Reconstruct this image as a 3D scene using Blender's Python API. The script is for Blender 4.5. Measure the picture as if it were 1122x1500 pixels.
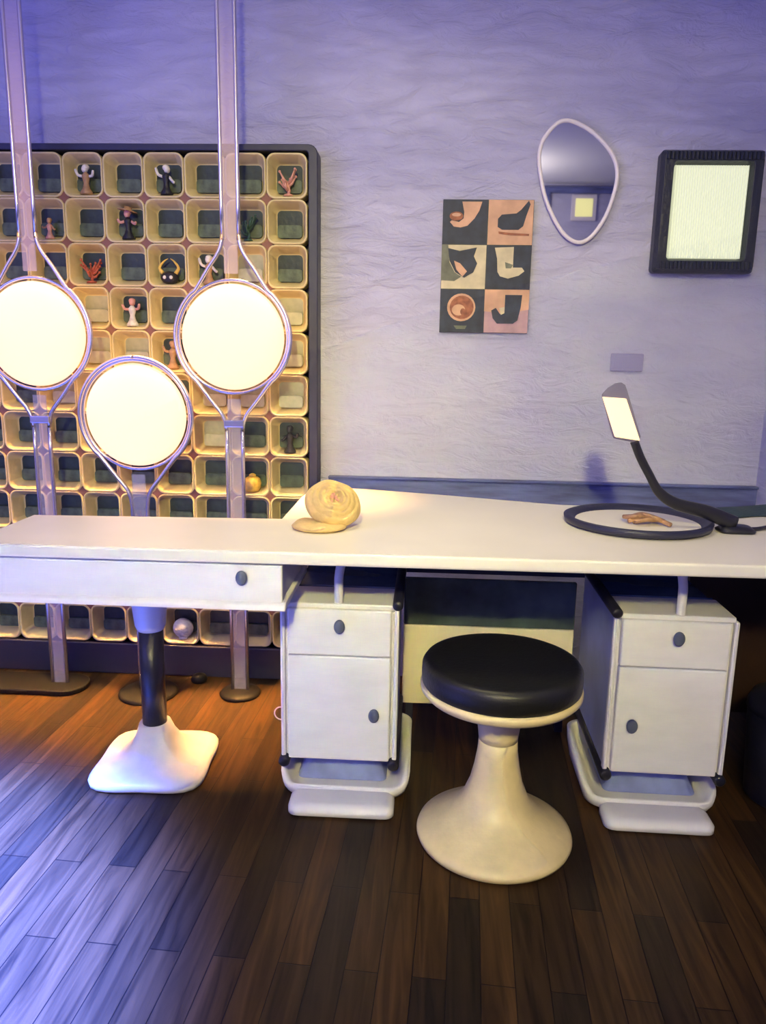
import bpy, bmesh, math, random
from mathutils import Vector, Matrix
PI = math.pi
random.seed(7)
S = bpy.context.scene
for o in list(bpy.data.objects): bpy.data.objects.remove(o)
C = S.collection

# ------------------------------------------------------------ camera
CAM_X = Vector((0.99835576, 0.05456143, 0.01757354))     # camera right, in world axes
CAM_D = Vector((0.02817789, -0.20015519, -0.97935893))   # camera down
CAM_F = Vector((-0.04991779, 0.97824381, -0.20136352))   # camera forward
cam = bpy.data.objects.new('camera', bpy.data.cameras.new('camera')); C.objects.link(cam)
cam.data.sensor_fit = 'VERTICAL'; cam.data.sensor_height = 24
cam.data.lens = 1100/1500*24
m = Matrix.Identity(4)
for i in range(3):
    m[i][0] = CAM_X[i]; m[i][1] = -CAM_D[i]; m[i][2] = -CAM_F[i]
m[2][3] = 1.17
cam.matrix_world = m
S.camera = cam

# ------------------------------------------------------------ world, lights, exposure
S.view_settings.view_transform = 'Standard'; S.view_settings.look = 'None'
S.view_settings.gamma = 1; S.view_settings.use_curve_mapping = False
S.view_settings.exposure = -0.25
W = bpy.data.worlds.new('world'); S.world = W; W.use_nodes = True
W.node_tree.nodes['Background'].inputs[0].default_value = (0.25, 0.3, 0.8, 1)
W.node_tree.nodes['Background'].inputs[1].default_value = 0.5

def look(o, target):
    d = Vector(target) - o.location
    o.rotation_euler = d.to_track_quat('-Z', 'Y').to_euler()
def area(name, loc, target, sx, sy, power, col, spread=180):
    l = bpy.data.lights.new(name, 'AREA'); l.shape = 'RECTANGLE'; l.size = sx; l.size_y = sy
    l.energy = power; l.color = col; l.spread = math.radians(spread)
    o = bpy.data.objects.new(name, l); C.objects.link(o); o.location = loc; look(o, target); return o
area('blue_fill_left', (-2.45, 0.3, 1.7), (0.4, 1.9, 1.0), 1.3, 1.3, 33, (0.26, 0.25, 1.0))  # unseen blue fill added inside the room, in place of daylight from the left
area('blue_fill_front', (-0.9, -1.8, 1.7), (0.4, 2.6, 1.3), 1.5, 1.1, 29, (0.30, 0.28, 1.0))  # second unseen blue fill added; the wall behind it has no window
area('ceiling_lamp_light', (-0.1, -1.5, 2.42), (-0.12, 2.5, 0.60), 0.22, 0.22, 17, (1.0, 0.87, 0.34), 56)
area('ceiling_downlight', (-0.15, 1.55, 2.66), (-0.10, 1.95, 0.7), 0.5, 0.3, 7.5, (1.0, 0.88, 0.44), 110)
sp = bpy.data.lights.new('window_sunbeam', 'SPOT'); sp.energy = 46000; sp.color = (0.075, 0.15, 1.0)
sp.spot_size = math.radians(44); sp.spot_blend = 0.45; sp.shadow_soft_size = 0.12
spo = bpy.data.objects.new('window_sunbeam', sp); C.objects.link(spo); spo.location = (-1.9, 0.5, 2.5)
look(spo, (-1.50, 0.93, 0))
area('warm_floor_fill', (-0.95, 2.31, 2.66), (-0.95, 2.30, 0), 1.3, 0.10, 32, (1.0, 0.50, 0.13), 22)  # unseen orange strip light added to warm the floor behind the desk
pl = bpy.data.lights.new('mirror_view_fill', 'POINT'); pl.energy = 15; pl.color = (1.0, 0.9, 0.75); pl.shadow_soft_size = .08  # unseen point light added to brighten the ceiling that the mirror reflects
plo = bpy.data.objects.new('mirror_view_fill', pl); C.objects.link(plo); plo.location = (0.6, -1.2, 2.35)

# ------------------------------------------------------------ materials
def mat(name, col, rough=0.5, metal=0.0, bump=0.0, bscale=30.0, var=0.0, vscale=6.0, emit=None, estr=0.0, spec=0.5, stretch=None, trans=0.0, alpha=1.0):
    M = bpy.data.materials.new(name); M.use_nodes = True
    N = M.node_tree.nodes; L = M.node_tree.links
    b = N['Principled BSDF']
    b.inputs['Base Color'].default_value = (*col, 1); b.inputs['Roughness'].default_value = rough
    b.inputs['Metallic'].default_value = metal; b.inputs['Specular IOR Level'].default_value = spec
    b.inputs['Transmission Weight'].default_value = trans; b.inputs['Alpha'].default_value = alpha
    tc = N.new('ShaderNodeTexCoord'); mp = N.new('ShaderNodeMapping'); L.new(tc.outputs['Object'], mp.inputs[0])
    if stretch: mp.inputs['Scale'].default_value = stretch
    if var:
        n = N.new('ShaderNodeTexNoise'); n.inputs['Scale'].default_value = vscale; n.inputs['Detail'].default_value = 4
        L.new(mp.outputs[0], n.inputs[0])
        r = N.new('ShaderNodeValToRGB')
        r.color_ramp.elements[0].position = 0.3; r.color_ramp.elements[1].position = 0.7
        r.color_ramp.elements[0].color = (*[max(0, c*(1-var)) for c in col], 1)
        r.color_ramp.elements[1].color = (*[min(1, c*(1+var)) for c in col], 1)
        L.new(n.outputs[0], r.inputs[0]); L.new(r.outputs[0], b.inputs['Base Color'])
    if bump:
        n = N.new('ShaderNodeTexNoise'); n.inputs['Scale'].default_value = bscale; n.inputs['Detail'].default_value = 5
        L.new(mp.outputs[0], n.inputs[0])
        u = N.new('ShaderNodeBump'); u.inputs['Strength'].default_value = bump; u.inputs['Distance'].default_value = 0.01
        L.new(n.outputs[0], u.inputs['Height']); L.new(u.outputs[0], b.inputs['Normal'])
    if emit:
        b.inputs['Emission Color'].default_value = (*emit, 1); b.inputs['Emission Strength'].default_value = estr
    return M

def wall_mat():
    M = mat('wall_plaster', (0.60, 0.585, 0.74), 0.85, spec=0.2)
    N = M.node_tree.nodes; L = M.node_tree.links; b = N['Principled BSDF']
    tc = N.new('ShaderNodeTexCoord'); mp = N.new('ShaderNodeMapping'); L.new(tc.outputs['Object'], mp.inputs[0])
    mp.inputs['Scale'].default_value = (1.0, 1.0, 2.6)
    n1 = N.new('ShaderNodeTexNoise'); n1.inputs['Scale'].default_value = 9; n1.inputs['Detail'].default_value = 9; n1.inputs['Roughness'].default_value = 0.62; n1.inputs['Distortion'].default_value = 1.2
    n2 = N.new('ShaderNodeTexNoise'); n2.inputs['Scale'].default_value = 1.6; n2.inputs['Detail'].default_value = 3
    L.new(mp.outputs[0], n1.inputs[0]); L.new(mp.outputs[0], n2.inputs[0])
    u = N.new('ShaderNodeBump'); u.inputs['Strength'].default_value = 0.85; u.inputs['Distance'].default_value = 0.022
    L.new(n1.outputs[0], u.inputs['Height']); L.new(u.outputs[0], b.inputs['Normal'])
    r = N.new('ShaderNodeValToRGB'); r.color_ramp.elements[0].position = .35; r.color_ramp.elements[1].position = .65
    r.color_ramp.elements[0].color = (0.47, 0.465, 0.66, 1); r.color_ramp.elements[1].color = (0.60, 0.59, 0.74, 1)
    L.new(n2.outputs[0], r.inputs[0]); L.new(r.outputs[0], b.inputs['Base Color'])
    return M

def floor_mat():
    M = mat('dark_wood_planks', (0.1, 0.05, 0.02), 0.42, spec=0.2)
    N = M.node_tree.nodes; L = M.node_tree.links; b = N['Principled BSDF']
    tc = N.new('ShaderNodeTexCoord'); mp = N.new('ShaderNodeMapping'); L.new(tc.outputs['Object'], mp.inputs[0])
    mp.inputs['Rotation'].default_value = (0, 0, PI/2 + 0.06)
    br = N.new('ShaderNodeTexBrick'); L.new(mp.outputs[0], br.inputs[0])
    br.inputs['Scale'].default_value = 1; br.inputs['Brick Width'].default_value = 0.62; br.inputs['Row Height'].default_value = 0.066
    br.inputs['Mortar Size'].default_value = 0.0012; br.inputs['Mortar Smooth'].default_value = 0.3
    br.offset = 0.37; br.squash = 1
    br.inputs['Color1'].default_value = (0.015, 0.011, 0.007, 1); br.inputs['Color2'].default_value = (0.055, 0.030, 0.012, 1)
    br.inputs['Mortar'].default_value = (0.006, 0.004, 0.003, 1)
    mp2 = N.new('ShaderNodeMapping'); L.new(tc.outputs['Object'], mp2.inputs[0]); mp2.inputs['Scale'].default_value = (42, 3.2, 1); mp2.inputs['Rotation'].default_value = (0, 0, -0.06)
    g = N.new('ShaderNodeTexNoise'); g.inputs['Scale'].default_value = 1; g.inputs['Detail'].default_value = 6; g.inputs['Distortion'].default_value = 1.0
    L.new(mp2.outputs[0], g.inputs[0])
    r = N.new('ShaderNodeValToRGB'); r.color_ramp.elements[0].position = .3; r.color_ramp.elements[1].position = .72
    r.color_ramp.elements[0].color = (0.35, 0.33, 0.32, 1); r.color_ramp.elements[1].color = (1.5, 1.35, 1.1, 1)
    L.new(g.outputs[0], r.inputs[0])
    mx = N.new('ShaderNodeMixRGB'); mx.blend_type = 'MULTIPLY'; mx.inputs[0].default_value = 1
    L.new(br.outputs['Color'], mx.inputs[1]); L.new(r.outputs[0], mx.inputs[2]); L.new(mx.outputs[0], b.inputs['Base Color'])
    u = N.new('ShaderNodeBump'); u.inputs['Strength'].default_value = 0.35; u.inputs['Distance'].default_value = 0.004
    L.new(g.outputs[0], u.inputs['Height'])
    u2 = N.new('ShaderNodeBump'); u2.inputs['Strength'].default_value = 0.8; u2.inputs['Distance'].default_value = 0.004; u2.invert = True
    L.new(br.outputs['Fac'], u2.inputs['Height']); L.new(u.outputs[0], u2.inputs['Normal']); L.new(u2.outputs[0], b.inputs['Normal'])
    return M

WALL = wall_mat(); FLOOR = floor_mat()
CEIL = mat('ceiling_paint', (0.75, 0.74, 0.78), 0.9)
RAIL = mat('blue_grey_trim', (0.12, 0.14, 0.33), 0.6, bump=.3, bscale=12, var=.4, vscale=5, stretch=(1, 1, 8))
WHITE = mat('white_laminate', (0.83, 0.79, 0.68), 0.35, var=.03, vscale=4, bump=.05, bscale=20)
WHITE2 = mat('white_enamel', (0.80, 0.78, 0.78), 0.3, var=.05, vscale=7, bump=.12, bscale=14, stretch=(1, 1, 3))
CREAM = mat('cream_moulded_plastic', (0.80, 0.73, 0.58), 0.38, var=.08, vscale=9, bump=.15, bscale=40)
CREAM2 = mat('cream_stool_shell', (0.80, 0.655, 0.33), 0.3, var=.10, vscale=14, bump=.15, bscale=50)
BLACK = mat('black_plastic', (0.012, 0.012, 0.02), 0.35, bump=.1, bscale=60)
BASEB = mat('black_base_plate', (.006, .006, .007), .5, spec=.15)
BLACKV = mat('black_vinyl', (0.010, 0.010, 0.009), 0.4, bump=.12, bscale=90)
NAVY = mat('navy_black_metal', (0.018, 0.02, 0.05), 0.45, bump=.1)
GREYK = mat('blue_grey_plastic', (0.10, 0.12, 0.18), 0.4, bump=.1)
TRAYC = mat('tray_cream', (0.66, 0.54, 0.28), 0.45, var=.14, vscale=11, bump=.2, bscale=45)
TRAYB = mat('tray_green_back', (0.016, 0.030, 0.032), 0.5, var=.5, vscale=25, bump=.2, bscale=50)
TRAYG = mat('tray_lit_sage_half', (0.075, 0.105, 0.065), 0.5, var=.4, vscale=40, bump=.2, bscale=60)
PINK = mat('pinkish_wood', (0.24, 0.10, 0.07), 0.6, var=.2)
CHROME = mat('satin_chrome', (0.66, 0.64, 0.74), 0.25, metal=.9)
ACRYL = mat('frosted_acrylic', (0.50, 0.47, 0.60), 0.35, alpha=0.28)
GLOW = mat('opal_glass_lit', (0.25, 0.24, 0.2), 0.6, emit=(2.1, 1.10, 0.66), estr=1.0)
GLOW2 = mat('lit_diffuser', (0.45, 0.46, 0.42), 0.5, emit=(0.95, 1.0, 0.66), estr=0.62)
GLOW3 = mat('lit_lamp_panel', (0.3, 0.3, 0.26), 0.4, emit=(1.5, 1.05, 0.62), estr=1.0)
MIRR = mat('mirror_glass', (0.88, 0.88, 0.90), 0.02, metal=1.0)
RIM = mat('pale_pink_rim', (0.80, 0.74, 0.76), 0.35)
BUN = mat('cream_yellow_fibre', (0.64, 0.46, 0.19), 0.75, var=.15, vscale=30, bump=.5, bscale=60)

# ------------------------------------------------------------ mesh helpers
def obj(name, bm, ms, parent=None, smooth=False, bevel=0, loc=None, rot=None, seg=2):
    me = bpy.data.meshes.new(name)
    bmesh.ops.recalc_face_normals(bm, faces=bm.faces)
    bm.to_mesh(me); bm.free()
    for x in (ms if isinstance(ms, (list, tuple)) else [ms]): me.materials.append(x)
    o = bpy.data.objects.new(name, me); C.objects.link(o)
    if parent: o.parent = parent
    if loc: o.location = loc
    if rot: o.rotation_euler = rot
    if bevel:
        b = o.modifiers.new('bevel', 'BEVEL'); b.width = bevel; b.segments = seg; b.limit_method = 'ANGLE'; b.angle_limit = math.radians(35)
        smooth = True if smooth is None else smooth
    if smooth:
        for p in me.polygons: p.use_smooth = True
    return o
def thing(name, label, cat, loc=(0, 0, 0), rz=0, group=None):
    o = bpy.data.objects.new(name, None); C.objects.link(o); o.location = loc; o.rotation_euler = (0, 0, rz); o.empty_display_size = .05
    o['label'] = label; o['category'] = cat
    if group: o['group'] = group
    return o
def tag(o, label, cat, group=None):
    o['label'] = label; o['category'] = cat
    if group: o['group'] = group
    return o
def struct(o): o['kind'] = 'structure'; return o
def box(bm, x0, x1, y0, y1, z0, z1, mi=0):
    v = [bm.verts.new((x, y, z)) for x in (x0, x1) for y in (y0, y1) for z in (z0, z1)]
    for f in ((0, 1, 3, 2), (4, 6, 7, 5), (0, 4, 5, 1), (2, 3, 7, 6), (0, 2, 6, 4), (1, 5, 7, 3)):
        bm.faces.new([v[i] for i in f]).material_index = mi
    return bm
def B(*a): return box(bmesh.new(), *a)
def lathe(bm, prof, seg=48, c=(0, 0, 0), mi=0, sx=1, sy=1, flip=None):
    """prof = list of (r, z); closed on the axis where r == 0"""
    rings = []
    for r, z in prof:
        if r == 0: rings.append([bm.verts.new((c[0], c[1], c[2]+z))])
        else: rings.append([bm.verts.new((c[0]+sx*r*math.cos(2*PI*k/seg), c[1]+sy*r*math.sin(2*PI*k/seg), c[2]+z)) for k in range(seg)])
    for a, b in zip(rings, rings[1:]):
        for k in range(seg):
            k2 = (k+1) % seg
            vs = [a[k % len(a)], a[k2 % len(a)], b[k2 % len(b)], b[k % len(b)]]
            vs = list(dict.fromkeys(vs))
            if len(vs) > 2: bm.faces.new(vs).material_index = mi
    return bm
def tube(bm, pts, r, seg=10, mi=0, cap=True):
    pts = [Vector(p) for p in pts]; n = len(pts)
    rr = r if isinstance(r, (list, tuple)) else [r]*n
    t0 = (pts[1]-pts[0]).normalized()
    up = Vector((0, 1, 0)) if abs(t0.y) < .9 else Vector((1, 0, 0))
    u = t0.cross(up).normalized(); rings = []
    for i, p in enumerate(pts):
        t = (pts[min(i+1, n-1)]-pts[max(i-1, 0)]).normalized()
        u = (u - t*u.dot(t)).normalized(); w = t.cross(u)
        rings.append([bm.verts.new(p + (u*math.cos(2*PI*k/seg) + w*math.sin(2*PI*k/seg))*rr[i]) for k in range(seg)])
    for a, b in zip(rings, rings[1:]):
        for k in range(seg): bm.faces.new([a[k], a[(k+1) % seg], b[(k+1) % seg], b[k]]).material_index = mi
    if cap:
        bm.faces.new(rings[0]).material_index = mi; bm.faces.new(rings[-1][::-1]).material_index = mi
    return bm
def prism(bm, pts, axis, a, b, mi=0):
    """extrude an outline: axis 'y' -> pts are (x, z); axis 'z' -> pts are (x, y)"""
    f = (lambda p, t: (p[0], t, p[1])) if axis == 'y' else ((lambda p, t: (p[0], p[1], t)) if axis == 'z' else (lambda p, t: (t, p[0], p[1])))
    A = [bm.verts.new(f(p, a)) for p in pts]; Bv = [bm.verts.new(f(p, b)) for p in pts]; n = len(pts)
    bm.faces.new(A[::-1]).material_index = mi; bm.faces.new(Bv).material_index = mi
    for i in range(n): bm.faces.new([A[i], A[(i+1) % n], Bv[(i+1) % n], Bv[i]]).material_index = mi
    return bm
def rrect(hx, hy, r, n=6, cx=0, cy=0):
    out = []
    for qx, qy, a0 in ((1, 1, 0), (-1, 1, PI/2), (-1, -1, PI), (1, -1, 1.5*PI)):
        for k in range(n+1):
            a = a0 + PI/2*k/n
            out.append((cx+qx*(hx-r)+r*math.cos(a), cy+qy*(hy-r)+r*math.sin(a)))
    return out
def loft(bm, loops, mi=0, capa=True, capb=True):
    R = [[bm.verts.new(p) for p in l] for l in loops]; n = len(R[0])
    mis = mi if isinstance(mi, list) else [mi]*(len(R)+1)
    for j, (a, b) in enumerate(zip(R, R[1:])):
        for k in range(n): bm.faces.new([a[k], a[(k+1) % n], b[(k+1) % n], b[k]]).material_index = mis[j]
    if capa: bm.faces.new(R[0][::-1]).material_index = mis[0]
    if capb: bm.faces.new(R[-1]).material_index = mis[-1]
    return bm
def smoothpath(pts, n=8):
    P = [Vector(p) for p in pts]; P = [P[0]*2-P[1]] + P + [P[-1]*2-P[-2]]; out = []
    for i in range(1, len(P)-2):
        for k in range(n):
            t = k/n; a, b, c, d = P[i-1:i+3]
            out.append(.5*((2*b)+(c-a)*t+(2*a-5*b+4*c-d)*t*t+(3*b-a-3*c+d)*t**3))
    out.append(P[-2]); return out

# ------------------------------------------------------------ the room
XL, XR, YB, YW, ZC = -2.6, 2.4, -1.9, 2.64, 2.70
XC = 1.16                                               # corner where a short return wall comes forward
struct(obj('floor', B(XL-.1, XR+.1, YB-.1, YW+.1, -.1, 0), FLOOR))
struct(obj('ceiling', B(XL-.1, XR+.1, YB-.1, YW+.1, ZC, ZC+.1), CEIL))
struct(obj('wall_back', B(XL-.1, XR+.1, YW, YW+.1, 0, ZC), WALL))
struct(obj('wall_right', B(XC, XC+.12, 1.05, YW, 0, ZC), WALL))
struct(obj('wall_far_right', B(XR, XR+.1, YB, YW, 0, ZC), WALL))
struct(obj('wall_front', B(XL-.1, XR+.1, YB-.1, YB, 0, ZC), WALL))
bm = bmesh.new()                                        # left wall with its window opening
box(bm, XL-.1, XL, YB, -.35, 0, ZC); box(bm, XL-.1, XL, .95, YW, 0, ZC)
box(bm, XL-.1, XL, -.35, .95, 0, 1.0); box(bm, XL-.1, XL, -.35, .95, 2.35, ZC)
struct(obj('wall_left', bm, WALL))
bm = bmesh.new()
for y in (-.35, .27, .90): box(bm, XL-.06, XL-.01, y, y+.05, 1.0, 2.35)
for z in (1.0, 2.30): box(bm, XL-.06, XL-.01, -.35, .95, z, z+.05)
struct(obj('window_1', bm, WHITE))
# blue-grey cable rail on the wall just above desk height
bm = bmesh.new(); box(bm, -.33, XC, YW-.018, YW, .655, .755); box(bm, -.33, XC, YW-.03, YW, .748, .757)
struct(obj('trim_1', bm, RAIL, bevel=.003))

# ------------------------------------------------------------ tray wall: moulded storage panel
PX, PZ, FY = .1345, .1403, 2.565
X0, Z0 = -.461, 1.738
panel = thing('storage_panel', 'cream moulded pigeonhole panel in a black frame behind the round lamps', 'wall organiser', (-1.0, 2.6, 0))
def P(o): o.parent = panel; o.matrix_parent_inverse = Matrix.Translation((1.0, -2.6, 0)); return o
NR, NC = 12, 9
xr = X0+PX/2+.004; xl = X0-PX*(NC-.5)-.004; zt = Z0+PZ/2+.004; zb = Z0-PZ*(NR-.5)-.004
bm = bmesh.new()
out = rrect((xr-xl)/2+.03, (zt-0.006)/2+.012, .03, 5, (xr+xl)/2, (zt+.006)/2+.008)
inn = rrect((xr-xl)/2, (zt-zb)/2, .012, 5, (xr+xl)/2, (zt+zb)/2)
loft(bm, [[(x, YW-.002, z) for x, z in out], [(x, FY-.006, z) for x, z in out], [(x, FY-.006, z) for x, z in inn], [(x, YW-.004, z) for x, z in inn]])
P(obj('frame', bm, NAVY, bevel=.004))
bm = bmesh.new(); prism(bm, [(-.019, 0), (0, -.019), (.019, 0), (0, .019)], 'y', .004, .02)
lz = P(obj('lozenge_insert', bm, PINK)); lz.location = (X0-PX*.5, FY, Z0-PZ*.5)   # small lozenges between rounded tray corners
for i in range(NC-1):
    for j in range(NR-1):
        if i or j:
            c = lz.copy(); C.objects.link(c); c.location = (X0-PX*(i+.5), FY, Z0-PZ*(j+.5))
def tray_bm():
    bm = bmesh.new()
    def lp(hx, hz, r, y, dz=0): return [(x, y, z+dz) for x, z in rrect(hx, hz, r, 5)]
    loops = [lp(.0655, .0685, .026, .066), lp(.0668, .0698, .027, .004), lp(.0655, .0685, .026, -.001), lp(.0620, .0650, .024, -.001), lp(.0598, .0628, .023, .004),
             lp(.0465, .0485, .017, .056), lp(.0425, .0445, .014, .061)]
    loft(bm, loops, [0, 0, 0, 0, 0, 0, 1], capa=False)
    # lighter sage strip as painted light on the recess's lower half, and a slim inner step
    prism(bm, [(px, pz) for px, pz in rrect(.041, .0205, .010, 4, 0, -.0225)], 'y', .050, .0605, 2)
    return bm
t0 = P(obj('storage_tray', tray_bm(), [TRAYC, TRAYB, TRAYG], smooth=False))
for p in t0.data.polygons: p.use_smooth = len(p.vertices) == 4 and p.area < .0012 and p.material_index == 0
t0.location = (X0, FY, Z0)
rest = []
pale = t0.data.copy(); pale.materials[1] = mat('lampglow_sage_back', (.36, .37, .27), .5, var=.2, vscale=25); pale.materials[2] = mat('lampglow_sage_strip', (.46, .46, .36), .5, var=.15, vscale=30)
LAMPGLOW_TRAYS = {(0, 3), (0, 4), (0, 5), (1, 5), (2, 5), (2, 6), (5, 3), (5, 4), (4, 4), (5, 5), (6, 5), (5, 6), (1, 2)}  # trays with paler backs: glow of the nearby lamps put into the colour
for j in range(NR):
    for i in range(NC):
        if i == 0 and j == 0: continue
        if i == NC-1 and j != NR-1:
            rest.append((i, j)); continue
        c = t0.copy(); C.objects.link(c); c.location = (X0-PX*i, FY, Z0-PZ*j)
        if (i, j) in LAMPGLOW_TRAYS: c.data = pale
bm = bmesh.new()
for i, j in rest:
    n0 = len(bm.verts); b2 = tray_bm(); vm = {}
    for v in b2.verts: vm[v] = bm.verts.new(v.co + Vector((X0-PX*i, FY, Z0-PZ*j)))
    for f in b2.faces: bm.faces.new([vm[v] for v in f.verts]).material_index = f.material_index
    b2.free()
o = P(obj('outer_tray_column', bm, [TRAYC, TRAYB, TRAYG])); o['kind'] = 'stuff'
P(obj('plinth_board', B(xl, xr, FY+.012, YW-.006, .0, zb), NAVY))

# ------------------------------------------------------------ figurines standing in the trays
def blob(bm, c, r, sx=1, sy=1, sz=1, mi=0, seg=12):
    mtx = Matrix.Translation(c) @ Matrix.Diagonal((sx*r, sy*r, sz*r, 1))
    g = bmesh.ops.create_uvsphere(bm, u_segments=seg, v_segments=8, radius=1, matrix=mtx)
    for v in g['verts']:
        for f in v.link_faces: f.material_index = mi
def cm(name, c): return mat(name, c, .5, var=.25, vscale=60, bump=.3, bscale=90)
CR, CW, CK, CG, CT, CY, CP = (cm('red_glaze', (.45, .10, .05)), cm('white_glaze', (.72, .68, .60)), cm('black_glaze', (.012, .012, .02)), cm('green_glaze', (.03, .08, .06)),
                              cm('tan_clay', (.42, .24, .12)), cm('yellow_wax', (.75, .48, .08)), cm('pink_clay', (.62, .30, .24)))
def cell(i, j): return (X0-PX*i, FY+.027, Z0-PZ*j-.0573)     # a spot on the tray's lower lip
def person_fig(i, j, A, Bm, label, kind='figurine', s=1.0, arms=1, seed=0):
    rd = random.Random(seed); x, y, z = cell(i, j)
    t = thing(kind, label, 'figurine', (x, y, z)); y_ = 0
    bm = bmesh.new()
    lathe(bm, [(0, 0), (.020*s, 0), (.021*s, .006*s), (.012*s, .02*s), (.008*s, .036*s), (.012*s, .052*s), (.013*s, .06*s), (.005*s, .070*s), (0, .071*s)], 14)
    obj('body', bm, A, t, smooth=True)
    bm = bmesh.new(); blob(bm, (rd.uniform(-.004, .004), 0, .080*s), .0105*s, 1, 1, 1.15); blob(bm, (0, .002, .086*s), .0115*s, 1.05, 1, .8); obj('head', bm, Bm, t, smooth=True)
    for sgn in (-1, 1):
        bm = bmesh.new(); e = rd.uniform(-.02, .03)*s if arms else -.015
        tube(bm, smoothpath([(sgn*.010*s, 0, .058*s), (sgn*.024*s, -.006*s, (.050*s+e*.5)), (sgn*.030*s, -.012*s, .056*s+e)], 4), [.0045*s]*8+[.003*s], 8)
        obj('arm', bm, Bm if arms else A, t, smooth=True)
    return t
person_fig(5, 0, CT, CW, 'brown figurine with white arms in the top row, right of the left lamp pole', s=1.0, seed=1)
person_fig(3, 0, CK, CW, 'black figurine with white head in the top row, midway between the two tall poles', s=1.0, seed=2)
person_fig(4, 1, CK, CP, 'pink and dark doll with a brimmed hat in the second tray row', s=1.02, seed=3)
x, y, z = cell(4, 1); bm = bmesh.new(); lathe(bm, [(0, .014), (.012, .012), (.014, .002), (.032, -.002), (.032, 0), (.012, .005)], 20)
h = obj('hat', bm, CT, None, smooth=True); h.location = (0, 0, .092)
h.parent = [o for o in C.objects if o.name.startswith('figurine') and o.parent is None][-1]; h.rotation_euler = (0, .2, 0)
person_fig(4, 3, CW, CP, 'white and pink standing figurine in the tray between the upper round lamps', s=.98, seed=5)
person_fig(3, 4, CT, CT, 'tan carved figurine just above the lowest round lamp', s=1.0, seed=6)
person_fig(0, 6, CK, CK, 'black figurine in the edge tray low beside the black frame', s=1.0, seed=7)
person_fig(2, 2, CT, CW, 'brown and white bending figurine left of the right lamp pole', s=1.0, seed=8)
person_fig(6, 1, CP, CT, 'small pinkish figurine half hidden beside the left lamp pole', s=.72, seed=9)
def branch(i, j, M_, label, cat, seed, n=9, name='coral_sprig', s=1.0):
    rd = random.Random(seed); x, y, z = cell(i, j); bm = bmesh.new()
    tube(bm, [(0, 0, 0), (.003, 0, .02*s), (-.002, 0, .045*s)], [.006*s, .005*s, .004*s], 8)
    lathe(bm, [(0, 0), (.018*s, 0), (.014*s, .006*s), (0, .009*s)], 14)
    for k in range(n):
        a = 2*PI*k/n + rd.random(); h = (.015+.03*rd.random())*s; l = (.02+.018*rd.random())*s
        p0 = Vector((0, 0, h)); p2 = Vector((math.cos(a)*l, math.sin(a)*l*.6, h+.012*s+.035*rd.random()*s)); p1 = (p0+p2)/2+Vector((0, 0, -.006*s))
        tube(bm, [p0, p1, p2], [.004*s, .0045*s, .002*s], 6)
        blob(bm, p2, .0045*s, seg=8)
    o = obj(name, bm, M_, smooth=True); o.location = (x, y, z); return tag(o, label, cat)
branch(0, 0, CP, 'pink and white branching ornament in the top corner tray', 'ornament', 3, s=.95)
branch(5, 2, CR, 'bright red branching ornament in the third tray row', 'ornament', 4, 11, s=1.0)
branch(1, 1, CG, 'dark green branching ornament right of the right lamp pole', 'ornament', 5, 10, s=.9)
branch(4, 8, CT, 'small brown twiggy ornament just above the desk below the lowest lamp', 'ornament', 6, 7, s=.7)
branch(5, 6, CT, 'brown forked ornament at the left edge of the lowest lamp', 'ornament', 8, 5, s=.9)
# horned helmet-like ornament
x, y, z = cell(3, 2); t = thing('helmet_ornament', 'black domed ornament with pale curved horns in the third tray row', 'ornament', (x, y, z))
bm = bmesh.new(); blob(bm, (0, 0, .020), .030, 1, .8, .72, seg=20); obj('dome', bm, CK, t, smooth=True)
for sg in (-1, 1):
    bm = bmesh.new(); tube(bm, smoothpath([(sg*.022, -.004, .034), (sg*.032, -.006, .052), (sg*.018, -.004, .072), (sg*.004, 0, .082)], 5), [.007-.0004*k for k in range(16)], 8); obj('horn', bm, CY, t, smooth=True)
for sg in (-1, 1):
    bm = bmesh.new(); blob(bm, (sg*.011, -.0225, .020), .006, 1, .5, 1); obj('eye', bm, CW, t, smooth=True)
# yellow jar and white ball
x, y, z = cell(1, 7); t = thing('candle_jar', 'small yellow egg-shaped jar in the tray just right of the right lamp pole', 'jar', (x, y, z))
bm = bmesh.new(); lathe(bm, [(0, 0), (.022, 0), (.029, .012), (.031, .03), (.026, .046), (.018, .052), (0, .053)], 24); obj('body', bm, CY, t, smooth=True)
bm = bmesh.new(); lathe(bm, [(0, .051), (.013, .052), (.012, .060), (.004, .064), (0, .064)], 20); obj('lid', bm, CY, t, smooth=True)
x, y, z = cell(3, 11); bm = bmesh.new(); blob(bm, (0, 0, .040), .040, .95, .62, .95, seg=28)
lathe(bm, [(0, 0), (.016, 0), (.018, .004), (.012, .008)], 20)
o = obj('round_box', bm, CW, smooth=True); o.location = (x, y, z); tag(o, 'white rounded ball ornament in the bottom tray row beside the pedestal column', 'ornament')

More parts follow.
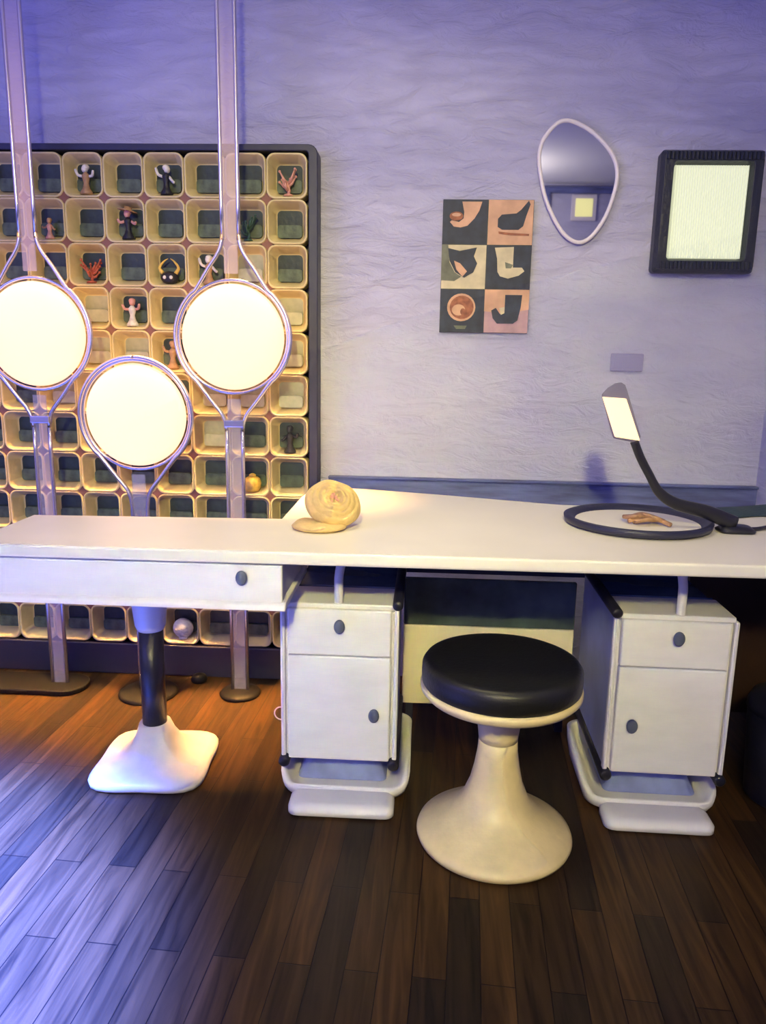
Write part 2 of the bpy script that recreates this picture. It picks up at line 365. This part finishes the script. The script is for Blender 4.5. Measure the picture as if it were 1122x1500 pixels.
# ------------------------------------------------------------ round pole lamps
LY = 2.43
def ringpath(zc, top, bottom, sg, R=.186, open_top=False):
    pts = []
    g = .026
    if not open_top:
        pts += [(sg*g, 0, top), (sg*g, 0, zc+.40), (sg*g, 0, zc+.31), (sg*(g+.012), 0, zc+.262), (sg*.072, 0, zc+.212)]
        a0 = 52
    else: a0 = 90
    pts += [(sg*R*math.cos(math.radians(a)), 0, zc+R*math.sin(math.radians(a))) for a in range(a0, -53, -6)]
    pts += [(sg*.072, 0, zc-.205), (sg*(g+.012), 0, zc-.25), (sg*g, 0, zc-.30), (sg*g, 0, zc-.38), (sg*g, 0, bottom)]
    return smoothpath(pts, 3)
def round_lamp(x, zc, y, label, closed_top, base):
    t = thing('round_pole_lamp', label, 'lamp', (x, y, 0), 0, None)
    ztop = ZC-.004
    for sg in (-1, 1):
        bm = bmesh.new(); tube(bm, ringpath(zc, ztop, .012, sg, open_top=closed_top), .0068, 10); obj('pole', bm, CHROME, t, smooth=True)
    bm = bmesh.new(); tube(bm, [(.177*math.cos(a*PI/24), .006, zc+.177*math.sin(a*PI/24)) for a in range(49)], .0055, 8, cap=False); obj('rim', bm, CHROME, t, smooth=True)
    bm = bmesh.new(); prof = [(0, -.030), (.06, -.0285), (.11, -.0235), (.145, -.015), (.160, -.005), (.166, .006), (.160, .02), (.12, .032), (0, .036)]
    lathe(bm, prof, 64); bmesh.ops.rotate(bm, verts=bm.verts, matrix=Matrix.Rotation(-PI/2, 3, 'X')); 
    bmesh.ops.translate(bm, verts=bm.verts, vec=(0, 0, zc)); obj('shade', bm, GLOW, t, smooth=True)
    segs = [(.02, zc-.195)] + ([] if closed_top else [(zc+.195, ztop)])
    for a, b in segs: obj('acrylic_strip', B(-.022, .022, -.002, .002, a, b), ACRYL, t)
    if not closed_top:
        bm = bmesh.new(); lathe(bm, [(0, ZC-.03), (.045, ZC-.028), (.05, ZC-.001), (0, ZC-.001)], 32); obj('ceiling_cap', bm, CHROME, t, smooth=True)
    if base == 'plate':
        obj('base', prism(bmesh.new(), rrect(.20, .075, .07, 8, -.10, 0), 'z', .001, .02), BASEB, t, bevel=.005)
    else:
        bm = bmesh.new(); lathe(bm, [(0, .001), (base, .001), (base+.002, .006), (base*.92, .014), (base*.5, .018), (0, .02)], 48); obj('base', bm, BASEB, t, smooth=True)
    for zz in (.95, ) if not closed_top else ():
        obj('clamp', B(-.033, .033, -.012, .012, zz-.012, zz+.012), CHROME, t, bevel=.003)
    return t
round_lamp(-1.262, 1.225, LY, 'glowing round pole lamp cut by the left edge of the photo', False, 'plate')
round_lamp(-.616, 1.225, LY+.005, 'glowing round pole lamp nearest the black panel frame', False, .07)
round_lamp(-.935, .972, LY-.02, 'lowest glowing round lamp between and below the other two', True, .10)
bm = bmesh.new(); lathe(bm, [(0, 0), (.028, 0), (.03, .01), (.024, .022), (.010, .028), (0, .03)], 28)
o = obj('foot_switch', bm, BASEB, smooth=True); o.location = (-.79, 2.525, .001); tag(o, 'small black domed foot switch on the floor against the storage panel', 'switch')

# ------------------------------------------------------------ long desk
YF, ZT, TH = 1.605, .74, .030
desk = thing('desk', 'long white desk top running along the wall under lamp and bun', 'desk', (0, 1.9, 0))
def D(o): o.location = o.location - Vector((0, 1.9, 0)); o.parent = desk; return o
outl = [(-1.04, YF), (1.15, YF+.02), (1.15, 2.30), (.80, 2.27), (.42, 2.28), (.05, 2.40), (-.20, 2.47), (-.36, 2.47), (-.375, 2.30), (-.375, 1.965), (-1.04, 1.925)]
bm = bmesh.new(); prism(bm, outl, 'z', ZT-TH, ZT); D(obj('desk_top', bm, WHITE, bevel=.006, seg=3))
D(obj('back_shade_board', B(-.335, .80, 2.262, 2.28, .515, .708), mat('navy_shade', (.015, .02, .06), .5, bump=.1)))  # navy board added for the dark shade on the wall below the desk
DB = mat('brown_wall_shade', (.030, .014, .009), .5, var=.5, vscale=5, bump=.2)  # for boards that paint the shade on the corner walls under the desk
D(obj('end_shade_board', B(1.125, 1.145, 1.64, 2.28, .001, .708), DB))['label'] = 'dark brown end board in place of wall shade'
D(obj('corner_shade_board', B(.83, 1.123, 2.262, 2.28, .09, .708), DB))['label'] = 'dark brown back board in place of wall shade'
# shallow drawer box under the left end
dr = D(obj('drawer', B(-1.036, -.312, 1.64, 1.93, .612, .708), WHITE2, bevel=.004))
def DR(o): o.parent = dr; return o
DR(obj('drawer_front', B(-1.038, -.308, 1.618, 1.64, .617, .706), WHITE2, bevel=.004))
bm = bmesh.new(); prism(bm, [(1.606, .602), (1.608, .614), (1.622, .620), (1.93, .620), (1.93, .602)], 'x', -1.04, -.300); DR(obj('bottom_lip', bm, WHITE2, bevel=.003))
def knob_bm(r=.014, l=.018):
    bm = bmesh.new(); lathe(bm, [(0, 0), (r*.55, 0), (r*.5, l*.5), (r*.95, l*.6), (r, l*.85), (r*.7, l), (0, l)], 20, sx=1, sy=1.35)
    bmesh.ops.rotate(bm, verts=bm.verts, matrix=Matrix.Rotation(PI/2, 3, 'X')); return bm
k = obj('knob', knob_bm(.013, .014), GREYK, smooth=True); k.location = (-.399, 1.618, .690-.012); DR(k)
# pedestal
bm = bmesh.new(); lathe(bm, [(0, .13), (.034, .13), (.034, .42), (0, .42)], 28); ped = obj('pedestal_column', bm, BLACK, desk, smooth=False)
ped['label'] = 'black column'; ped.location = (-.745, .055, 0); ped.rotation_euler = (0, 0, math.radians(3))
for p in ped.data.polygons: p.use_smooth = len(p.vertices) == 4
bm = bmesh.new(); loops = []
N_ = 48
def lobed(r, z, k, sx=1., sy=1.):
    out = []
    for q in range(N_):
        a = 2*PI*q/N_; c, s = abs(math.cos(a)), abs(math.sin(a))
        sq = (c**k+s**k)**(-1/k)
        dent = 1-.02*max(0, (z < .06))*abs(math.cos(2*a))**6*(1 if k > 2.2 else 0)
        out.append((math.cos(a)*sq*r*sx*dent, math.sin(a)*sq*r*sy*dent, z))
    return out
for r, z, k in ((.150, .001, 5), (.160, .006, 5), (.162, .018, 5), (.154, .027, 5.2), (.136, .034, 5.4), (.108, .042, 5.6), (.082, .056, 5.6), (.064, .076, 5), (.051, .102, 4), (.042, .135, 2.6)):
    loops.append(lobed(r, z, k))
loft(bm, loops); obj('flared_foot', bm, mat('worn_white_shell', (.56, .54, .54), .35, var=.12, vscale=9, bump=.25, bscale=12), ped, smooth=True)
bm = bmesh.new(); lathe(bm, [(0, .415), (.036, .415), (.042, .43), (.048, .49), (.062, .53), (.075, .60), (0, .60)], 32); obj('collar', bm, WHITE2, ped, smooth=True)

# ------------------------------------------------------------ cabinets under the desk
def cabinet(x, label, door_knob, rz=0.0, mirror=1):
    t = thing('pedestal_cabinet', label, 'cabinet', (x, 1.80, 0), rz)
    hw = .146; zb_, zt_ = .122, .558
    # carcass: side panels, base, back, top board
    bm = bmesh.new(); box(bm, -hw, hw, .012, .42, zb_, zt_-.016); obj('carcass', bm, WHITE2, t, bevel=.008)
    bm = bmesh.new(); box(bm, -hw+.002, hw-.002, .004, .15, zt_-.014, zt_); obj('top_panel', bm, WHITE2, t, bevel=.004)
    bm = bmesh.new()   # blue-grey insert in place of the desk's shade on the top
    pr = [(.15, zt_-.02), (.15, zt_+.004), (.165, zt_-.006), (.37, zt_-.006), (.38, zt_+.075), (.395, zt_+.08), (.395, zt_-.02)]
    prism(bm, pr, 'x', -hw+.01, hw-.01); obj('top_shade_insert', bm, TOPSHADE, t, bevel=.002)
    d = obj('drawer', B(-hw+.014, hw-.014, -.006, .016, zt_-.135, zt_-.012), WHITE2, t, bevel=.004)
    kb = obj('knob', knob_bm(), GREYK, d, smooth=True); kb.location = (0.002, -.006, zt_-.052)
    dd = obj('door', B(-hw+.014, hw-.014, -.006, .016, zb_+.010, zt_-.138), WHITE2, t, bevel=.004)
    kb = obj('knob', knob_bm(), GREYK, dd, smooth=True); kb.location = (door_knob, -.006, .268)
    for sg in (-1, 1):
        obj('side_shade_skin', B(sg*(hw+.0005)-.0015, sg*(hw+.0005)+.0015, .03, .405, zb_+.012, zt_-.02), SIDESHADE, t)['label'] = 'blue-grey side skin as painted shade'  # shade on the cabinet's sides put into a blue-grey tint
        bm = bmesh.new(); box(bm, sg*hw-.006, sg*hw+.006, -.002, .02, zb_+.01, zt_-.01); obj('corner_post', bm, WHITE2, t, bevel=.005)
        if not (mirror == -1 and sg == 1):
            bm = bmesh.new(); tube(bm, [(sg*(hw+.002), -.012, zt_+.004), (sg*(hw+.002), -.008, zt_+.004), (sg*(hw+.002), .40, zt_+.004), (sg*(hw+.002), .404, zt_+.004)], [.009, .0135, .0135, .009], 16); obj('side_tube', bm, BLACK, t, smooth=True)
        bm = bmesh.new(); tube(bm, [(sg*(hw-.002), -.012, zb_), (sg*(hw-.002), -.008, zb_), (sg*(hw-.002), .40, zb_)], [.010, .015, .015], 16); obj('side_tube', bm, BLACK, t, smooth=True)
    # curved white bracket rising to the desk
    cxx = -.004 if mirror == 1 else .012
    path = smoothpath([(cxx, .018, zt_-.006), (cxx, .018, zt_+.03), (cxx+.001*mirror, .018, zt_+.075), (cxx+.012*mirror, .018, zt_+.115), (cxx+.04*mirror, .018, zt_+.134), (cxx+.075*mirror, .018, zt_+.139)], 6)
    bm = bmesh.new(); tube(bm, path, .0115, 12); obj('bracket', bm, WHITE2, t, smooth=True)
    # foot: moulded sled tray
    bm = bmesh.new(); cy = .185
    def fl(hx, hy, r, zf, dy=0): return [(px+.012*mirror, py+cy+dy, zf(py)) for px, py in rrect(hx, hy, r, 7)]
    rise = lambda py: .040 + .055*min(1, max(0, (py+.150)/.10))**.7
    loops = [fl(.150, .150, .05, lambda p: .001), fl(.166, .165, .055, lambda p: .010), fl(.174, .170, .055, lambda p: rise(p)*.6), fl(.177, .172, .055, rise),
             fl(.170, .166, .05, lambda p: rise(p)+.004), fl(.160, .156, .045, lambda p: rise(p)-.004), fl(.150, .148, .04, lambda p: .024), fl(.13, .13, .03, lambda p: .022)]
    loft(bm, loops); ft = obj('sled_foot', bm, WHITE2, t, smooth=True)
    bm = bmesh.new(); loft(bm, [[(px, py-.022, z) for px, py in rrect(a, b, .024, 6)] for a, b, z in ((.128, .040, .001), (.138, .048, .007), (.138, .048, .022), (.130, .040, .032), (.11, .028, .034))])
    o = obj('toe_step', bm, WHITE2, ft, smooth=True); o.location = (.012*mirror, 0, 0)
    bm = bmesh.new(); loft(bm, [[(px, py+.20, z) for px, py in rrect(a, b, .02, 5)] for a, b, z in ((.125, .12, .022), (.10, .10, .075), (.10, .10, zb_))]); obj('neck', bm, NECKSHADE, t, smooth=False, bevel=.004)  # blue colour stands for the shade inside the foot's recess
    return t
SIDESHADE = mat('blue_grey_side_shade', (.42, .47, .66), .3, var=.25, vscale=5)
TOPSHADE = mat('blue_grey_top_shade', (0.05, 0.08, 0.16), .25, var=.3, vscale=8)
NECKSHADE = mat('blue_shade_neck', (0.20, 0.24, 0.52), .35, var=.3, vscale=9)
c1 = cabinet(-.1975, 'white drawer cabinet left of the stool, with its door knob on the right', .092)
c2 = cabinet(.641, 'white drawer cabinet right of the stool, with its door knob on the left', -.092, rz=math.radians(-1.0), mirror=-1)
bm = bmesh.new(); tube(bm, [(.018*math.cos(a*PI/10), 0, .018*math.sin(a*PI/10)) for a in range(21)], .0018, 6, cap=False)
o = obj('cable_loop', bm, RIM, c1, smooth=True); o.location = (-.157, .03, .24)
# modesty panel between the cabinets
mp_ = thing('modesty_panel', 'white back panel with desk shadow painted dark teal on top between the two cabinets behind the stool', 'panel', (.221, 2.235, 0))
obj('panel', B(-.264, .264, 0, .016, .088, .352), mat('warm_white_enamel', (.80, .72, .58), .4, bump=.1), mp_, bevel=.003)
obj('shadow_band', B(-.264, .264, -.002, .016, .354, .505), mat('dark_teal_shadow', (.07, .10, .11), .25, var=.5, vscale=6), mp_, bevel=.004)['label'] = 'desk shadow painted as a glossy dark teal band'  # desk's cast shadow put into the colour of the panel's upper part
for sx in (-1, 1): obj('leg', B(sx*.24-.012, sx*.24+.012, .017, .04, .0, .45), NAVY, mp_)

# ------------------------------------------------------------ stool
st = thing('stool', 'round black-seated stool on a flared cream trumpet base between the cabinets', 'stool', (.205, 1.70, 0), math.radians(10))
bm = bmesh.new(); lathe(bm, [(0, .001), (.180, .001), (.190, .006), (.193, .014), (.190, .022), (.176, .032), (.145, .050), (.110, .075), (.082, .108), (.065, .150), (.055, .195), (.049, .235), (.047, .27), (.0, .27)], 72)
obj('base', bm, CREAM2, st, smooth=True)
bm = bmesh.new(); lathe(bm, [(0, .262), (.047, .262), (.049, .28), (.053, .31), (.064, .345), (.080, .368), (0, .368)], 56); obj('neck', bm, CREAM2, st, smooth=True)
bm = bmesh.new(); lathe(bm, [(0, .362), (.082, .364), (.150, .374), (.183, .386), (.193, .398), (.193, .408), (.186, .412), (0, .412)], 72); obj('seat_shell', bm, CREAM2, st, smooth=True)
bm = bmesh.new(); lathe(bm, [(0, .408), (.184, .408), (.190, .416), (.191, .440), (.190, .456), (.184, .465), (.174, .468), (.160, .466), (.10, .462), (0, .461)], 72); obj('cushion', bm, BLACKV, st, smooth=True)

# ------------------------------------------------------------ desk lamp and oval tray
dl = thing('desk_lamp', 'black curved-neck desk lamp with a glowing rectangular head', 'lamp', (.76, 1.95, .74))
def L_(o): o.location = o.location - Vector((.76, 1.95, .74)); o.parent = dl; return o
npts = smoothpath([(.815, 1.957, .7625), (.742, 1.952, .792), (.662, 1.95, .812), (.615, 1.95, .842), (.585, 1.95, .888), (.560, 1.95, .930), (.540, 1.948, .972)], 6)
bm = bmesh.new(); tube(bm, npts, [.021-.010*min(1, k/22) for k in range(len(npts))], 14)
for v in bm.verts: v.co.y = 1.951+(v.co.y-1.951)*.75
L_(obj('neck', bm, BLACK, smooth=True))
bm = bmesh.new(); loft(bm, [[(x, y, z) for x, y in rrect(a, b, .02, 6, .822, 1.96)] for a, b, z in ((.045, .032, .741), (.047, .034, .746), (.035, .024, .757))]); L_(obj('foot', bm, BLACK, smooth=True))
hood = [(.447, 1.088), (.462, 1.106), (.480, 1.118), (.495, 1.121), (.506, 1.114), (.513, 1.098), (.556, .984), (.549, .966), (.486, .977)]
bm = bmesh.new(); A = [bm.verts.new((x, 1.944, z)) for x, z in hood]; cx_ = sum(p[0] for p in hood)/9; cz_ = sum(p[1] for p in hood)/9
Bv = [bm.verts.new((cx_+(x-cx_)*.8, 1.985, cz_+(z-cz_)*.85)) for x, z in hood]
bm.faces.new(A[::-1]); bm.faces.new(Bv)
for i in range(9): bm.faces.new([A[i], A[(i+1) % 9], Bv[(i+1) % 9], Bv[i]])
L_(obj('lamp_head', bm, GREYK2 if 'GREYK2' in globals() else mat('violet_grey_enamel', (.16, .15, .24), .4), bevel=.004))
bm = bmesh.new(); prism(bm, [(.449, 1.083), (.507, 1.080), (.550, .975), (.488, .983)], 'y', 1.930, 1.9435); L_(obj('light_panel', bm, GLOW3, bevel=.002))
ov = thing('oval_tray', 'dark-rimmed oval tray with a cream bottom lying beside the desk lamp', 'tray', (.583, 2.015, .74), math.radians(4))
def el(a, b, z, n=56): return [(a*math.cos(2*PI*k/n), b*math.sin(2*PI*k/n), z) for k in range(n)]
bm = bmesh.new(); loft(bm, [el(.178, .175, .001), el(.190, .188, .006), el(.193, .192, .020), el(.182, .181, .024), el(.166, .165, .014), el(.160, .160, .006)]); obj('rim', bm, NAVY, ov, smooth=True)
bm = bmesh.new(); loft(bm, [el(.163, .163, .006), el(.163, .163, .0085)]); obj('tray_bottom', bm, WHITE, ov)
bm = bmesh.new(); rd = random.Random(12)
for k in range(7):
    a = rd.uniform(-.5, .5); px, py = rd.uniform(-.03, .03), rd.uniform(-.025, .03); l = rd.uniform(.03, .05)
    pts = [(px-l, py+rd.uniform(-.02, .02), .006+.002*k), (px-l*.3, py+rd.uniform(-.02, .02), .012+.0022*k), (px+l*.4, py+rd.uniform(-.02, .02), .010+.002*k), (px+l, py+rd.uniform(-.02, .02), .005+.001*k)]
    tube(bm, smoothpath(pts, 5), .006, 8)
o = obj('tan_twist', bm, CT, smooth=True); o.location = (.588, 1.985, .750); tag(o, 'crumpled tan and brown twist lying in the dark-rimmed oval tray', 'trinket')
bm = bmesh.new(); tube(bm, smoothpath([(.862, 1.965, .747), (.89, 1.98, .746), (.95, 2.02, .746), (1.02, 2.05, .746), (1.08, 2.04, .746), (1.14, 2.05, .746)], 6), .0055, 8)
tag(obj('lamp_cord', bm, BLACK, smooth=True), 'black cord running along the desk behind and right of the desk lamp', 'cord')
# dark cloth lying at the back right of the desk
bm = bmesh.new(); rd = random.Random(4); nx, ny = 26, 10; g = []
for i in range(nx+1):
    row = []
    for j in range(ny+1):
        u, v = i/nx, j/ny
        x = .86+.275*u; y = 2.11+.06*math.sin(3*u)+(.15+.0*u)*v - .03*u*v
        z = .7425 + (.012+.018*u)*math.sin(PI*v)**.8*(.7+.3*math.sin(9*u+2*v))*min(1, 6*u)*min(1, 6*(1-u)+.2)
        row.append(bm.verts.new((x, y, z)))
    g.append(row)
for i in range(nx):
    for j in range(ny): bm.faces.new([g[i][j], g[i+1][j], g[i+1][j+1], g[i][j+1]])
o = obj('folded_cloth', bm, mat('dark_teal_cloth', (.03, .055, .075), .9, bump=.4, bscale=90), smooth=True)
sm = o.modifiers.new('thick', 'SOLIDIFY'); sm.thickness = .0015; sm.offset = 1
tag(o, 'dark blue-green cloth heaped at the back right corner of the desk', 'cloth')

# ------------------------------------------------------------ coiled bun on the desk
bn = thing('coiled_bun', 'cream-yellow coiled bun with a pinkish centre on the desk beside the panel', 'bun', (-.245, 1.875, .74))
bm = bmesh.new(); lathe(bm, [(0, .001), (.062, .001), (.078, .007), (.080, .014), (.068, .022), (0, .026)], 40, sx=1, sy=.85)
for v in bm.verts: v.co.z += .003*math.sin(v.co.x*90)*(v.co.z > .01)
bn.scale = (.88, .88, .88); bn.location.x = -.238
o = obj('lower_slice', bm, BUN, bn, smooth=True); o.location = (-.02, -.03, 0)
bm = bmesh.new(); prof = []
for k in range(49):
    a = k/48; r = .078*(1-a); prof.append((max(r, .0001) if k < 48 else 0, .028 + .030*math.sin(min(1, a*1.6)*PI/2) + .0055*abs(math.sin(a*PI*5)) - .018*max(0, a-.65)/.35))
prof = [(0, -.02), (.05, -.018), (.074, -.002), (.082, .014)] + prof
lathe(bm, prof, 56, sx=1.02, sy=.9)
for v in bm.verts:
    a = math.atan2(v.co.y, v.co.x); v.co.z += .003*math.sin(a*5+v.co.length*120)
up_ = obj('upper_coil', bm, BUN, bn, smooth=True); up_.location = (.012, .012, .060); up_.rotation_euler = (math.radians(48), math.radians(20), 0)
bm = bmesh.new(); rd = random.Random(3)
for k in range(9): blob(bm, (rd.uniform(-.014, .014), rd.uniform(-.013, .013), .046+rd.uniform(0, .004)), .0055, seg=8)
obj('centre', bm, CP, up_, smooth=True)

# ------------------------------------------------------------ things on the wall
# picture board of six squares
pic = thing('picture_board', 'small board of six squares with pipe and boot shapes on the wall', 'picture', (.194, YW, 1.47))
W0, W1, H0, H1 = -.148, .148, -.212, .212
obj('board', B(W0, W1, -.016, -.001, H0, H1), BLACK, pic, bevel=.001)
NV = mat('navy_print', (.022, .030, .055), .6, var=.3, vscale=30); PE = mat('peach_print', (.62, .36, .23), .6, var=.15, vscale=20); CRM = mat('cream_print', (.60, .52, .34), .6, var=.15, vscale=25)
MV = mat('mauve_print', (.48, .30, .32), .6, var=.25, vscale=14); GRN = mat('olive_print', (.14, .15, .11), .6, var=.4, vscale=25); RB = mat('russet_print', (.30, .10, .05), .6, var=.4, vscale=60)
cw, chh = .148, (H1-H0)/3
def tile(c, r, Mt, shapes):
    cx = W0+cw*(c+.5); cz = H1-chh*(r+.5)
    p = obj('picture_square', B(-cw/2+.001, cw/2-.001, -.0175, -.016, -chh/2+.001, chh/2-.001), Mt, pic); p.location = (cx, 0, cz)
    for k, (pts, mt) in enumerate(shapes):
        bm = bmesh.new(); prism(bm, [((x-.5)*cw, (.5-y)*chh) for x, y in pts], 'y', -.0185-.0006*k, -.0174-.0006*k)
        obj('printed_shape', bm, mt, p)
def circ(cx, cy, rx, ry, n=24): return [(cx+rx*math.cos(2*PI*k/n), cy+ry*math.sin(2*PI*k/n)) for k in range(n)]
tile(0, 0, NV, [([(.42, .05), (.86, .05), (.80, .25), (.70, .42), (.55, .58), (.40, .62), (.25, .60), (.16, .50), (.20, .46), (.36, .50), (.46, .42), (.47, .28)], PE), (circ(.30, .37, .15, .10), RB), (circ(.30, .34, .10, .04), PE)])
tile(1, 0, PE, [([(.88, .02), (.92, .10), (.84, .35), (.78, .58), (.68, .66), (.32, .66), (.22, .60), (.22, .42), (.30, .33), (.62, .30), (.72, .22)], NV), ([(.24, .70), (.5, .73), (.92, .75), (.92, .79), (.5, .78), (.25, .75)], RB)])
tile(0, 1, CRM, [([(0, 0), (.14, 0), (.18, .4), (.30, .62), (.45, .72), (.30, .82), (0, .80)], GRN), ([(.14, .08), (.40, .14), (.78, .06), (.72, .26), (.80, .42), (.72, .62), (.52, .74), (.32, .62), (.18, .36)], NV), ([(.28, .36), (.42, .42), (.58, .60), (.48, .72), (.34, .56)], PE)])
tile(1, 1, NV, [([(.18, .06), (.60, .04), (.60, .50), (.80, .50), (.86, .58), (.74, .68), (.50, .75), (.32, .70), (.26, .60), (.24, .30)], CRM), ([(.42, .38), (.60, .44), (.56, .52), (.44, .52)], GRN)])
tile(0, 2, NV, [(circ(.48, .42, .32, .32), PE), (circ(.49, .42, .27, .27), RB), (circ(.42, .48, .15, .13), PE), (circ(.52, .52, .06, .08), RB), ([(.32, .84), (.62, .84), (.58, .92), (.38, .92)], GRN)])
tile(1, 2, MV, [([(0, 0), (1, 0), (1, .45), (.5, .55), (0, .5)], PE), ([(.46, .12), (.84, .12), (.82, .40), (.76, .70), (.66, .78), (.30, .78), (.20, .66), (.16, .48), (.26, .42), (.36, .56), (.46, .52)], NV), ([(.34, .42), (.46, .40), (.46, .54), (.38, .58)], CRM)])
# teardrop mirror
mr = thing('teardrop_mirror', 'teardrop-shaped wall mirror with a pale rim above the picture board', 'mirror', (.478, YW, 1.74))
mo = [(.365, 1.872), (.398, 1.907), (.430, 1.915), (.470, 1.903), (.520, 1.873), (.572, 1.822), (.597, 1.765), (.592, 1.699), (.569, 1.626), (.530, 1.567), (.487, 1.547), (.441, 1.572), (.402, 1.625), (.368, 1.698), (.347, 1.791), (.350, 1.840)]
mo = [((x-.474)*1.004, (z-1.735)*1.004) for x, z in mo]
lpts = [Vector((x, -.016, z)) for x, z in mo]
ext = smoothpath(lpts[-2:]+lpts+lpts[:3], 4)[8:8+len(lpts)*4+1]
bm = bmesh.new(); tube(bm, ext, .0065, 10, cap=False); obj('rim', bm, RIM, mr, smooth=True)
poly = [(v.x, v.z) for v in ext[:-1]]
bm = bmesh.new(); prism(bm, poly, 'y', -.015, -.010); obj('mirror_glass', bm, MIRR, mr)
bm = bmesh.new(); prism(bm, [(x*.9, z*.92) for x, z in poly], 'y', -.010, -.001); obj('backing', bm, NAVY, mr)
# black framed wall light
wl = thing('wall_light', 'square wall light with a ribbed black frame and glowing ribbed panel', 'lamp', (.888, YW, 1.642))
bm = bmesh.new(); lo = lambda a, b, y, n=4: [(x, y, z) for x, z in rrect(a, b, .012, n)]
loft(bm, [lo(.158, .184, -.002), lo(.160, .186, -.045), lo(.152, .176, -.068), lo(.124, .150, -.068), lo(.117, .142, -.040), lo(.115, .14, -.02)]); obj('frame', bm, BLACKF := mat('black_ribbed_frame', (.02, .024, .04), .4, bump=.3, bscale=60), wl, bevel=.002)
for sg in (-1, 1):
    bm = bmesh.new(); pts = [(-.150, -.060)]
    for k in range(24):
        x = -.150+.300*k/24; pts += [(x, -.068), (x+.004, -.073), (x+.009, -.073)]
    pts += [(.150, -.068), (.150, -.060)]
    prism(bm, pts, 'z', min(sg*.153, sg*.176), max(sg*.153, sg*.176)); obj('ribbed_strip', bm, BLACKF, wl)
bm = bmesh.new(); n = 30
pts = [(-.116, -.030)]
for k in range(n):
    x = -.116+.232*k/n; pts += [(x, -.046), (x+.232/n*.5, -.052)]
pts += [(.116, -.046), (.116, -.030)]
prism(bm, pts, 'z', -.140, .140); obj('diffuser', bm, GLOW2, wl)
# wall plate
bm = bmesh.new(); box(bm, -.055, .055, -.010, -.001, -.030, .030)
wp = thing('wall_plate', 'small lavender blank plate on the wall above the desk lamp head', 'wall plate', (.683, YW, 1.168))
PLT = mat('lavender_plate', (.30, .28, .50), .5)
obj('plate', bm, PLT, wp, bevel=.004)
obj('cover', B(-.045, .045, -.013, -.010, -.020, .022), PLT, wp, bevel=.002)

# ------------------------------------------------------------ black bin behind the right cabinet
bn_ = thing('waste_bin', 'round-topped black bin standing in the corner right of the cabinets', 'bin', (1.01, 1.93, 0))
bm = bmesh.new(); prof = [(0, .001), (.085, .001), (.092, .01), (.105, .24), (.104, .26), (0, .27)]
lathe(bm, prof, 40); obj('body', bm, BLACK, bn_, smooth=True)
bm = bmesh.new(); lathe(bm, [(0, .255), (.108, .255), (.108, .272), (.095, .300), (.06, .318), (0, .324)], 40); obj('lid', bm, BLACK, bn_, smooth=True)
bm = bmesh.new(); lathe(bm, [(0, -.108), (.026, -.108), (.030, -.104), (.030, -.09), (0, -.09)], 28); bmesh.ops.rotate(bm, verts=bm.verts, matrix=Matrix.Rotation(-PI/2, 3, 'X')); 
bmesh.ops.rotate(bm, verts=bm.verts, matrix=Matrix.Rotation(PI, 3, 'X'))
o = obj('badge', bm, GREYK, bn_, smooth=True); o.location = (-.0, .0, .2)

# ------------------------------------------------------------ behind the camera (seen in the mirror)
cl = thing('ceiling_lamp', 'square white lamp on the ceiling near the wall opposite the desk', 'lamp', (-.1, -1.5, ZC))
obj('housing', B(-.17, .17, -.17, .17, -.10, -.001), WHITE, cl, bevel=.01)
obj('arm', B(-.012, .012, -.012, .012, -.24, -.10), WHITE, cl)
fr = thing('lit_picture', 'lit yellow square in a pale frame on the opposite wall, reflected in the teardrop mirror', 'picture', (1.367, YB, 2.50))
obj('frame', B(-.11, .11, .001, .02, -.11, .11), RIM, fr, bevel=.004)
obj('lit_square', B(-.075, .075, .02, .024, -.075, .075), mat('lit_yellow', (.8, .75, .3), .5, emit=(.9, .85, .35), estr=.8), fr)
bm = bmesh.new(); box(bm, 1.0, 1.06, YB, YB+.04, 0, 2.62); box(bm, 1.75, 1.81, YB, YB+.04, 0, 2.62); box(bm, 1.0, 1.81, YB, YB+.04, 2.62, 2.67)
struct(obj('trim_2', bm, RAIL))

for o in list(C.objects):
    if o.parent: continue
    n = o.name.split('.')[0]
    g = {'round_pole_lamp': 'glowing round pole lamps', 'pedestal_cabinet': 'white drawer cabinets under the desk', 'figurine': 'figurines standing in the tray panel', 'coral_sprig': 'branching ornaments in the tray panel'}.get(n)
    if g: o['group'] = g
